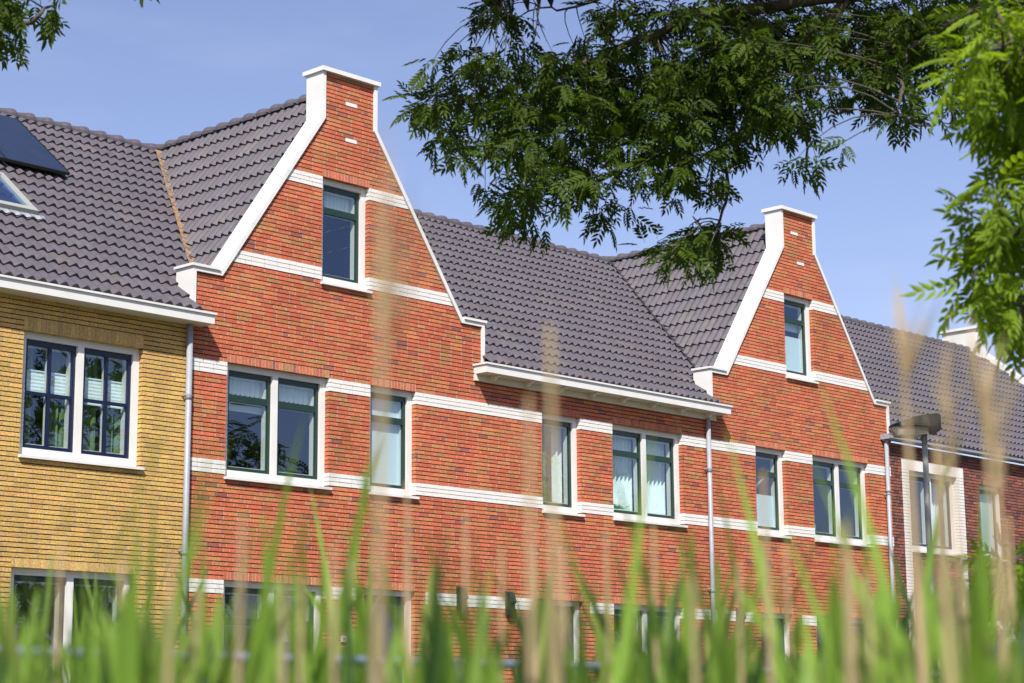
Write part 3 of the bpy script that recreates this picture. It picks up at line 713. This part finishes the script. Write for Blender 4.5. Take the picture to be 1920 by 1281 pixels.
# ------------------------------------------------------------------ foliage
def leaf_template(s=1.0, pairs=4):
    V, F = [], []
    def leaflet(base, dr, nrm, L, W):
        sd = dr.cross(nrm).normalized(); i = len(V)
        for t, w_, h in ((0, 0, 0), (.30, .42, .10), (.62, .36, .08), (1, 0, -.10)): 
            pass
        pts = [base, base+dr*L*.30+sd*W*.5+nrm*W*.14, base+dr*L*.64+sd*W*.40+nrm*W*.08, base+dr*L-nrm*L*.14, base+dr*L*.64-sd*W*.40+nrm*W*.08, base+dr*L*.30-sd*W*.5+nrm*W*.14]
        V.extend(pts); F.append((i, i+1, i+2, i+3)); F.append((i, i+3, i+4, i+5))
    R_ = .20*s; N = Vector((0, 0, 1))
    for k in range(pairs):
        t = .28+.62*k/(pairs-1) if pairs > 1 else .5
        b = Vector((R_*t, 0, -R_*.35*t*t)); L = (.075+.02*math.sin(math.pi*(k+.5)/pairs))*s
        for sg in (-1, 1):
            dr = Vector((.62, sg*.75, -.22)).normalized(); leaflet(b, dr, N, L, .030*s)
    leaflet(Vector((R_, 0, -R_*.35)), Vector((1, 0, -.35)).normalized(), N, .09*s, .032*s)
    # rachis
    i = len(V); V.extend([Vector((0, -.0015, 0)), Vector((0, .0015, 0)), Vector((R_, .001, -R_*.35)), Vector((R_, -.001, -R_*.35))]); F.append((i, i+1, i+2, i+3))
    return np.array([tuple(v) for v in V]), np.array(F)
TPL = [leaf_template(1.0, 4), leaf_template(.92, 5), leaf_template(.85, 3)]
def crown(name, mats, parent, spots, size=1.0, seed=1, jit=.48):
    """spots: list of (position, outward direction)"""
    rs = np.random.RandomState(seed); Vs, Fs, base = [], [], 0
    og = np.array(tuple(root_of(parent)))
    for k, (p, d) in enumerate(spots):
        v, f = TPL[k % 3]
        d = np.array(d)+rs.normal(0, jit, 3); d[2] -= .18; d /= np.linalg.norm(d)+1e-9
        up = np.array([0, 0, 1.0])+rs.normal(0, .45, 3); y = np.cross(up, d); y /= np.linalg.norm(y)+1e-9; z = np.cross(d, y)
        s = size*rs.uniform(.75, 1.15)
        bend = v.copy(); bend[:, 1] *= rs.uniform(.75, 1.05)
        P = (bend[:, :1]*d+bend[:, 1:2]*y+bend[:, 2:]*z)*s+np.array(tuple(p))-og
        Vs.append(P); Fs.append(f+base); base += len(v)
    V = np.concatenate(Vs).astype(np.float32); F = np.concatenate(Fs).astype(np.int32)
    me = bpy.data.meshes.new(name); me.vertices.add(len(V)); me.vertices.foreach_set('co', V.ravel())
    me.loops.add(F.size); me.loops.foreach_set('vertex_index', F.ravel()); me.polygons.add(len(F))
    me.polygons.foreach_set('loop_start', np.arange(0, F.size, 4, dtype=np.int32)); me.polygons.foreach_set('loop_total', np.full(len(F), 4, dtype=np.int32))
    me.update(calc_edges=True); me.validate()
    for m in (mats if isinstance(mats, (list, tuple)) else [mats]): me.materials.append(MT[m])
    o = bpy.data.objects.new(name, me); COL.objects.link(o); o.parent = parent; return o
def limb(mb, pts, r_a, r_b, n=7, wob=.06, seg=4):
    P = [Vector(p) for p in pts]; out = []
    for a, b in zip(P, P[1:]):
        for k in range(seg): out.append(a.lerp(b, k/seg)+(Vector((rnd.uniform(-wob, wob), rnd.uniform(-wob, wob), rnd.uniform(-wob, wob))) if (out) else Vector()))
    out.append(P[-1]); N = len(out)-1
    mb.tube([tuple(p) for p in out], [r_a+(r_b-r_a)*(i/N)**.8 for i in range(N+1)], n)
    return out
def branchy_tree(root, ells, D, limbs, leafm, seed, dens, extra=(), size=1.0, trunk=None):
    """ells: bearings/elevations of foliage masses; clusters sit on twigs that leave the nearest limb"""
    rs = random.Random(seed); tk = MB()
    limb(tk, *trunk[:1], trunk[1], trunk[2], 12, .05, 5)
    sk_ = []
    for pts, ra_, rb_ in limbs: sk_ += limb(tk, pts, ra_, rb_, 8, .022, 6)
    cl = []
    for (px, py, rx, ry) in ells:
        if D > 10: rx, ry, py = max(8, rx-2), max(8, ry-10), py-10
        n = max(1, int(dens*rx*ry/1000.0))
        for k in range(n):
            while True:
                a, b = rs.uniform(-1, 1), rs.uniform(-1, 1)
                if a*a+b*b <= 1: break
            cl.append(pt(px+a*rx, py+b*ry, D+rs.uniform(-1, 1)*min(1.6, D*.09)))
    cl += [Vector(e) for e in extra]
    spots = []
    for c in cl:
        q = min(sk_, key=lambda s: (s-c).length_squared+ (0.6 if s.z < c.z-.2 else 0))
        mid = q.lerp(c, .55)+Vector((rs.uniform(-.1, .1), rs.uniform(-.1, .1), rs.uniform(.0, .15)))
        L_ = (q-c).length; sag = Vector((0, 0, L_*rs.uniform(.05, .16))); lat = Vector((rs.uniform(-.08, .08), rs.uniform(-.08, .08), 0))*L_
        tk.tube([tuple(q.lerp(c, t_)+(sag+lat)*(4*t_*(1-t_))) for t_ in (0, .2, .4, .6, .8, 1)], [.0065, .0058, .005, .004, .0032, .002] if L_ < 1.6 else [.0035]*5+[.002], 5, cap=False)
        ax_ = (c-q).normalized() if (c-q).length > .01 else Vector((0, 0, -1))
        for j in range(7):
            t = rs.uniform(-.25, .06); p = c+ax_*t*min(1, (c-q).length+.3)
            o = Vector((rs.uniform(-1, 1), rs.uniform(-1, 1), rs.uniform(-.9, .45))).normalized()
            spots.append((p+o*.03, (o*.9+ax_*.5)))
    tr = tk.build('trunk', 'bark', root, smooth=True)
    crown('crown', leafm, root, spots, size, seed)
    return cl
G_T = 'ash trees beside the ditch'
# main overhanging ash: trunk right of the picture, limbs reach left across the top
tb = pt(2500, 1400, 13.5); tb.z = -.4
t1 = thing('ash_tree', tuple(tb), 'shaded dark green ash tree reaching across the top middle of the sky', 'tree', G_T)
top = Vector((tb.x-.4, tb.y+.1, 6.6))
E_ = [(930,35,60,38),(850,138,78,36),(830,212,72,42),(900,268,90,58),(960,365,62,58),(985,428,45,32),(1000,170,140,85),(1025,285,85,70),(1180,150,160,95),
      (1200,255,95,60),(1195,320,50,40),(1160,408,55,26),(1290,330,75,60),(1330,200,125,115),(1235,500,42,20),(1330,470,62,46),(1365,440,22,20),(1280,440,40,22),
      (1450,130,150,105),(1522,318,44,30),(1600,60,190,60),(1630,185,60,42),(1705,212,48,22),(1760,50,90,55),(1180,30,110,30),(1380,40,150,50),(1500,240,60,35),(1850,15,80,40),(1660,120,110,50),(1700,85,90,55),(1690,205,62,34),(1780,150,50,60),(1240,470,40,30),(1160,230,80,60),(1080,350,60,50)]
L1 = [([tuple(top), tuple(pt(1950,-60,13.9)), tuple(pt(1600,-10,14.4)), tuple(pt(1300,30,14.9)), tuple(pt(1090,125,15.1)), tuple(pt(870,190,15.2))], .10, .008),
      ([tuple(pt(1600,-10,14.4)), tuple(pt(1450,120,14.6)), tuple(pt(1290,250,14.8)), tuple(pt(1150,330,15)), tuple(pt(1000,390,15))], .040, .006),
      ([tuple(pt(1450,120,14.6)), tuple(pt(1385,260,14.7)), tuple(pt(1352,400,14.7)), tuple(pt(1335,490,14.7))], .026, .005),
      ([tuple(pt(1600,-10,14.4)), tuple(pt(1500,130,14.4)), tuple(pt(1512,300,14.5)), tuple(pt(1522,340,14.6))], .022, .005),
      ([tuple(pt(1950,-60,13.9)), tuple(pt(1700,90,13.6)), tuple(pt(1680,210,13.4)), tuple(pt(1720,242,13.4)), tuple(pt(1790,230,13.4))], .022, .004),
      ([tuple(pt(1600,-10,14.4)), tuple(pt(1250,-30,15)), tuple(pt(1050,15,15)), tuple(pt(940,30,15))], .022, .004),
      ([tuple(top), tuple(pt(2000,-500,12.8)), tuple(pt(1500,-700,12.4)), tuple(pt(1100,-700,12.4))], .10, .03)]
# unseen rest of its crown, added above the picture to shade the leaves below
rs = random.Random(5); extra = []
cc0 = pt(1330, 200, 14.7)
for k in range(1700):
    u, v_, w_ = rs.uniform(-2.9, 2.9), rs.uniform(-2.6, 2.9), rs.uniform(0, 1)
    c = cc0+r0*u+Vector((fw.x, fw.y, 0))*v_*.75
    base = CAM.z+math.hypot(c.x-CAM.x, c.y-CAM.y)*.405
    c.z = base+.30+w_*2.6*(1-(u/3.6)**2)*(1-(v_/4.2)**2)
    extra.append(c)
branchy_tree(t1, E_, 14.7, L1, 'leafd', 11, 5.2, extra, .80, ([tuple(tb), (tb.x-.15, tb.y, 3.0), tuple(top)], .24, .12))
# near bright ash at the right edge
tb2 = pt(2650, 1400, 7.6); tb2.z = -.6
t2 = thing('ash_tree.001', tuple(tb2), 'bright sunlit green ash tree close by at the right edge', 'tree', G_T)
top2 = Vector((tb2.x-.2, tb2.y, 3.4))
E2 = [(1900,50,85,50),(1885,130,85,55),(1905,240,60,60),(1870,320,40,32),(1850,400,45,30),(1845,455,60,34),(1900,420,35,50),(1850,545,60,34),(1905,640,26,34),(1905,550,36,50),(1995,200,60,180),(2015,500,45,200),(1872,1062,26,44),(1880,1095,24,36),(1890,1030,28,22),(1885,1050,24,30),(2080,80,90,80)]
L2 = [([tuple(top2), tuple(pt(2300,150,7.7)), tuple(pt(2050,60,7.8)), tuple(pt(1880,90,7.9))], .05, .006),
      ([tuple(top2), tuple(pt(2250,420,7.9)), tuple(pt(2000,400,8)), tuple(pt(1880,440,8)), tuple(pt(1840,500,8))], .045, .005),
      ([tuple(pt(2000,400,8)), tuple(pt(1930,560,8)), tuple(pt(1880,680,8))], .018, .004),
      ([tuple(pt(2250,420,7.9)), tuple(pt(2100,800,8)), tuple(pt(1960,990,8)), tuple(pt(1890,1080,8))], .022, .004)]
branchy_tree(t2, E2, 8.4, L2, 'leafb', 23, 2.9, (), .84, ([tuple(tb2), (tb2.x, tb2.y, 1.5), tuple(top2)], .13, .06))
# ash at the top left
tb3 = pt(-900, 1400, 12.5); tb3.z = -.4
t3 = thing('ash_tree.002', tuple(tb3), 'ash tree whose leaves hang into the top left corner', 'tree', G_T)
top3 = Vector((tb3.x+.3, tb3.y, 6.3))
E3 = [(30,20,70,38),(20,70,45,30),(85,40,26,26),(262,-62,16,8),(-60,10,90,90),(-150,-60,150,80)]
L3 = [([tuple(top3), tuple(pt(-300,-120,12.6)), tuple(pt(-60,60,12.8)), tuple(pt(60,40,12.8)), tuple(pt(110,0,12.8))], .06, .005),
      ([tuple(pt(-300,-120,12.6)), tuple(pt(0,-120,12.6)), tuple(pt(250,-40,12.6))], .03, .004)]
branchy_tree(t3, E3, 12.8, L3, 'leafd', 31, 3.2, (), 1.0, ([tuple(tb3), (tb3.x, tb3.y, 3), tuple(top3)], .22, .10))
# trees on the other side of the ditch, seen only mirrored in the windows
def round_tree(name, x, y, H, r, n, seed, label):
    rs = random.Random(seed); root = thing(name, (x, y, -.9), label, 'tree', G_T); tk = MB()
    tp = limb(tk, [(x, y, -1.0), (x+.1, y, H*.35), (x, y+.1, H*.8)], .2, .04, 10, .06, 5); spots = []
    for k in range(14):
        a = rs.uniform(0, 6.28); e = rs.uniform(.2, 1.2); s = tp[4+k % 6]
        tip = s+Vector((math.cos(a)*math.cos(e), math.sin(a)*math.cos(e), math.sin(e)))*r*.8
        limb(tk, [tuple(s), tuple(s.lerp(tip, .5)+Vector((0, 0, .2))), tuple(tip)], .05, .012, 6, .05, 3)
    for k in range(n):
        a = rs.uniform(0, 6.28); u = rs.uniform(-1, 1); q = rs.uniform(.45, 1)**.5*(1+.18*math.sin(3*a+seed)+.12*math.sin(5*u+a))
        d_ = Vector((math.cos(a)*math.sqrt(1-u*u), math.sin(a)*math.sqrt(1-u*u), u))
        spots.append((Vector((x, y, H*.62))+Vector((d_.x*r, d_.y*r, d_.z*H*.38))*q, d_))
    tk.build('trunk', 'bark', root, smooth=True); crown('crown', 'leafd', root, spots, 2.0, seed)
round_tree('ash_tree.003', 9.4, -19.5, 9.6, 5.0, 3200, 3, 'round ash tree across the ditch mirrored in the navy sashed window')
round_tree('ash_tree.004', 28.3, -21, 8.8, 3.2, 1500, 4, 'low ash tree across the ditch mirrored in the curtained window')

# ------------------------------------------------------------------ reeds
G_R = 'green reed shoots in front of the houses'; G_D = 'dry straw coloured reed stalks'
def blade(mb, p0, d0, L, wd, droop, m=0, n=9, tw=0):
    p = Vector(p0); d_ = Vector(d0).normalized(); side = d_.cross(Vector((0, 0, 1)))
    side = side.normalized() if side.length > .1 else Vector((1, 0, 0)); prev = None
    for k in range(n+1):
        t = k/n; w_ = wd*(min(1, .55+t*2.2) if t < .22 else 1)*(1-t**3.0)*.5+.0003
        s_ = (Matrix.Rotation(tw*t, 3, d_) @ side)
        a, b = tuple(p-s_*w_), tuple(p+s_*w_)
        if prev: mb.quad(prev[0], prev[1], b, a, m)
        prev = (a, b); p = p+d_*(L/n); d_ = (d_+Vector((0, 0, -droop/n*(.3+t*1.6)))).normalized()
def green_reed(H, label, seed):
    rs = random.Random(seed); gm_ = ('reed', 'reed2', 'reed3', 'reed', 'reed2')[seed]; root = thing('reed', (0, 0, 0), label, 'reed', G_R)
    q = MB(); bend = rs.uniform(-.03, .03); q.tube([(0, 0, 0), (bend*.3, 0, H*.4), (bend, 0, H*.85)], [.005, .0045, .002], 6, cap=False); q.build('stem', gm_, root, origin=(0, 0, 0), smooth=True)
    for k in range(7):
        z = H*rs.uniform(.62, .90); a = rs.uniform(0, 6.28); up = rs.uniform(2.6, 7)
        Lb = (H*rs.uniform(.90, 1.03)-z)*rs.uniform(1.05, 1.35)
        q = MB(); blade(q, (bend*z/H, 0, z), (math.cos(a), math.sin(a), up), max(.16, Lb), rs.uniform(.010, .024), rs.uniform(.1, 1.1), 0, 9, rs.uniform(-.8, .8))
        q.build('leaf', gm_, root, origin=(0, 0, 0), smooth=True)
    q = MB(); blade(q, (bend, 0, H*.80), (bend, .02, 1), H*.25, .016, .15); q.build('leaf', gm_, root, origin=(0, 0, 0), smooth=True)
    return root
LG = 'green reed shoot with long pointed blades, out of focus in the foreground'
protos = [green_reed(1.45, LG, s) for s in range(5)]
def place(o, px, D, ytop, href, tilt=0, label=None):
    px += (px-797)*5.5e-5*(1333-ytop)*.8
    d_ = ray(px, 1333); b = CAM+d_*D; z0 = -.95
    H = CAM.z+D*(1333-ytop)/FPX-z0
    o.location = (b.x, b.y, z0); s = H/href; o.scale = (max(.8, min(1.2, s)), max(.8, min(1.2, s)), s)
    o.rotation_euler = (rnd.uniform(-.05, .05), rnd.uniform(-.05, .05)+tilt, rnd.uniform(0, 6.28))
    if label: o['label'] = label
first = [True]*5
tops = []
for k in range(180):
    px = -60+2040*((k*0.6180339) % 1.0); D = rnd.choice((1.9, 2.3, 2.7, 3.1, 3.6, 4.2, 5.0))*rnd.uniform(.92, 1.08)
    yt = rnd.choice((1210, 1180, 1150, 1110, 1080, 1040, 1000, 1160, 960))+rnd.uniform(-25, 25)
    if 900 < px < 1250: yt += 25
    i = k % 5
    if first[i]: o = protos[i]; first[i] = False
    else: o = copy_tree(protos[i])
    place(o, px, D, yt, 1.55)
for px, D, yt, where in ((250, 2.4, 905, 'beside the sill of the navy sashed window, tallest at the left'), (130, 2.0, 1010, 'under the middle of the navy sashed window'), (215, 1.8, 960, 'leaning under the right half of the navy sashed window'), (560, 2.4, 950, 'below the first double green sashed window'), (850, 2.2, 980, 'left of the leftmost wall lamp'),
      (965, 2.0, 1000, 'in front of the second wall lamp'), (1405, 2.4, 1010, 'rising below the narrow window of the farther gable'), (1460, 2.2, 950, 'rising between the two upper windows of the farther gable'), (1700, 2.2, 1050, 'at the downpipe by the brown house'), (1800, 2.0, 930, 'in front of the white brick window surround'),
      (1890, 2.0, 950, 'tall at the right edge below the bright leaves'), (20, 1.8, 920, 'tall at the left edge'), (400, 2.5, 990, 'just right of the downpipe of the yellow house'), (1560, 2.4, 1050, 'below the double window of the farther gable'), (1250, 2.2, 1070, 'below the curtained double window'), (690, 2.8, 930, 'at the foot of the tallest dry reed'), (1640, 3.0, 990, 'left of the downpipe by the brown house')):
    o = copy_tree(protos[int(px) % 5]); place(o, px, D, yt, 1.5, 0, 'tall green reed shoot '+where)
def dead_reed(H, px, D, plume, label, lean=(0, 0), leaves=2, seed=0, bent=()):
    rs = random.Random(seed); px += (px-797)*5.5e-5*(H-.95-CAM.z)/D*FPX*.8; d_ = ray(px, 1333); b = CAM+d_*D; z0 = -.95
    root = thing('dry_reed', (b.x, b.y, z0), label, 'reed', G_D)
    fat = 1.6 if 1745 < px < 1800 else 1.0; q = MB(); lx_, ly_ = lean; R2 = Vector((r0.x, r0.y, 0))
    P_ = [Vector((0, 0, 0)), R2*lx_*.15+Vector((0, 0, H*.4)), R2*lx_*.55+Vector((0, 0, H*.75)), R2*lx_+Vector((0, 0, H))]
    q.tube([tuple(p) for p in P_], [.0058*fat, .0052*fat, .0042*fat, .0018], 7, cap=False); q.build('stem', 'dead', root, origin=(0, 0, 0), smooth=True)
    if plume:
        q = MB()
        for k in range(26):
            t = rs.uniform(.0, 1); p = P_[3].lerp(P_[2], (1-t)*plume/(H*.25)*.9)
            a = rs.uniform(0, 6.28); w_ = math.sin(math.pi*min(1, t*.9+.08))*.9
            blade(q, tuple(p), (math.cos(a)*.45*w_+R2.x*.15, math.sin(a)*.45*w_+R2.y*.15, 1), rs.uniform(.05, .11), .0022, .4, 0, 3)
        q.build('plume', 'dead', root, origin=(0, 0, 0))
    for zb_, sx, up, L_, wd_ in bent:
        q = MB(); blade(q, tuple(R2*lx_*.8+Vector((0, 0, zb_+.95))), tuple(R2*sx+Vector((0, 0, up))), L_, wd_, .5, 0, 8, .2); q.build('leaf', 'dead', root, origin=(0, 0, 0), smooth=True)
    for k in range(leaves):
        z = H*rs.uniform(.55, .85); a = rs.choice((0, math.pi))+rs.uniform(-.5, .5); dr = R2*math.cos(a)+Vector((0, 0, rs.uniform(.8, 2)))
        q = MB(); blade(q, tuple(P_[0].lerp(P_[3], z/H)), tuple(dr), rs.uniform(.04, .09), .009, 1.2, 0, 8, 1.0); q.build('leaf', 'dead', root, origin=(0, 0, 0), smooth=True)
def dh(D, yt): return CAM.z+D*(1333-yt)/FPX+.95
DR = [(690, 1.25, 430, .10, 'tallest pale dry reed crossing the window of the nearer gable', (.01, 0), 0),
      (1045, 1.35, 560, .0, 'dry reed with bent leaves in front of the bracketed gutter', (-.005, 0), 2),
      (992, 1.5, 700, .0, 'straight straw reed stalk left of the bent one below the gutter', (0, 0), 1),
      (1725, 1.9, 650, .03, 'dry reed stalk just left of the lamp post', (-.015, 0), 0),
      (1762, 1.35, 800, .0, 'thick straw reed stalk rising beside the white brick surround', (0, 0), 1),
      (1830, 2.0, 700, .10, 'dry reed with leaning plume over the dark roof at the right', (-.03, 0), 1),
      (1900, 1.9, 690, .10, 'dry plumed reed at the right edge', (-.03, 0), 1),
      (1950, 2.0, 760, .10, 'dry reed leaning in from outside the right edge', (-.05, 0), 1),
      (1752, 2.0, 790, 0, None, (.002, 0), 0), (655, 1.8, 979, 0, None, (-0.015, 0), 1), (1085, 2.1, 988, 0, None, (-0.017, 0), 0), (1150, 2.5, 960, 0, None, (-0.010, 0), 0), (1300, 1.8, 1023, 0, None, (-0.001, 0), 1), (205, 2.1, 1003, 0, None, (0.014, 0), 0), (345, 2.2, 1062, 0, None, (0.017, 0), 0), (640, 2.3, 1011, 0, None, (0.011, 0), 0), (1500, 2.4, 991, 0, None, (-0.018, 0), 0), (1880, 2.5, 939, 0, None, (0.009, 0), 0), (560, 2.0, 1045, 0, None, (0.003, 0), 0), (790, 2.5, 864, 0, None, (-0.019, 0), 0), (1600, 1.8, 1012, 0, None, (-0.003, 0), 1), (1225, 2.5, 947, 0, None, (0.000, 0), 0), (110, 2.2, 976, 0, None, (0.003, 0), 1), (440, 1.8, 926, 0, None, (0.007, 0), 0), (930, 2.5, 995, 0, None, (0.007, 0), 0), (735, 2.3, 923, 0, None, (0.019, 0), 1), (1375, 2.2, 1022, 0, None, (0.006, 0), 1), (1015, 2.4, 986, 0, None, (-0.009, 0), 0), (520, 1.7, 1058, 0, None, (0.006, 0), 0), (1660, 1.7, 1044, 0, None, (-0.017, 0), 0), (1560, 1.6, 949, 0, None, (0.011, 0), 0), (300, 1.6, 997, 0, None, (0.010, 0), 0), (870, 2.3, 924, 0, None, (0.002, 0), 0), (1445, 2.1, 849, 0, None, (-0.008, 0), 0)]
for k, (px, D, yt, pl, lab, lean, lv) in enumerate(DR):
    bt = ((CAM.z+D*(1333-835)/FPX, 1, .75, .060, .011), (CAM.z+D*(1333-850)/FPX, -1, 1.1, .045, .010)) if k == 1 else (((CAM.z+D*(1333-760)/FPX, -1, .5, .05, .009),) if k == 4 else ())
    dead_reed(dh(D, yt), px, D, pl, lab or 'low straw coloured reed stalk without a plume among the green shoots', lean, lv, k, bt)
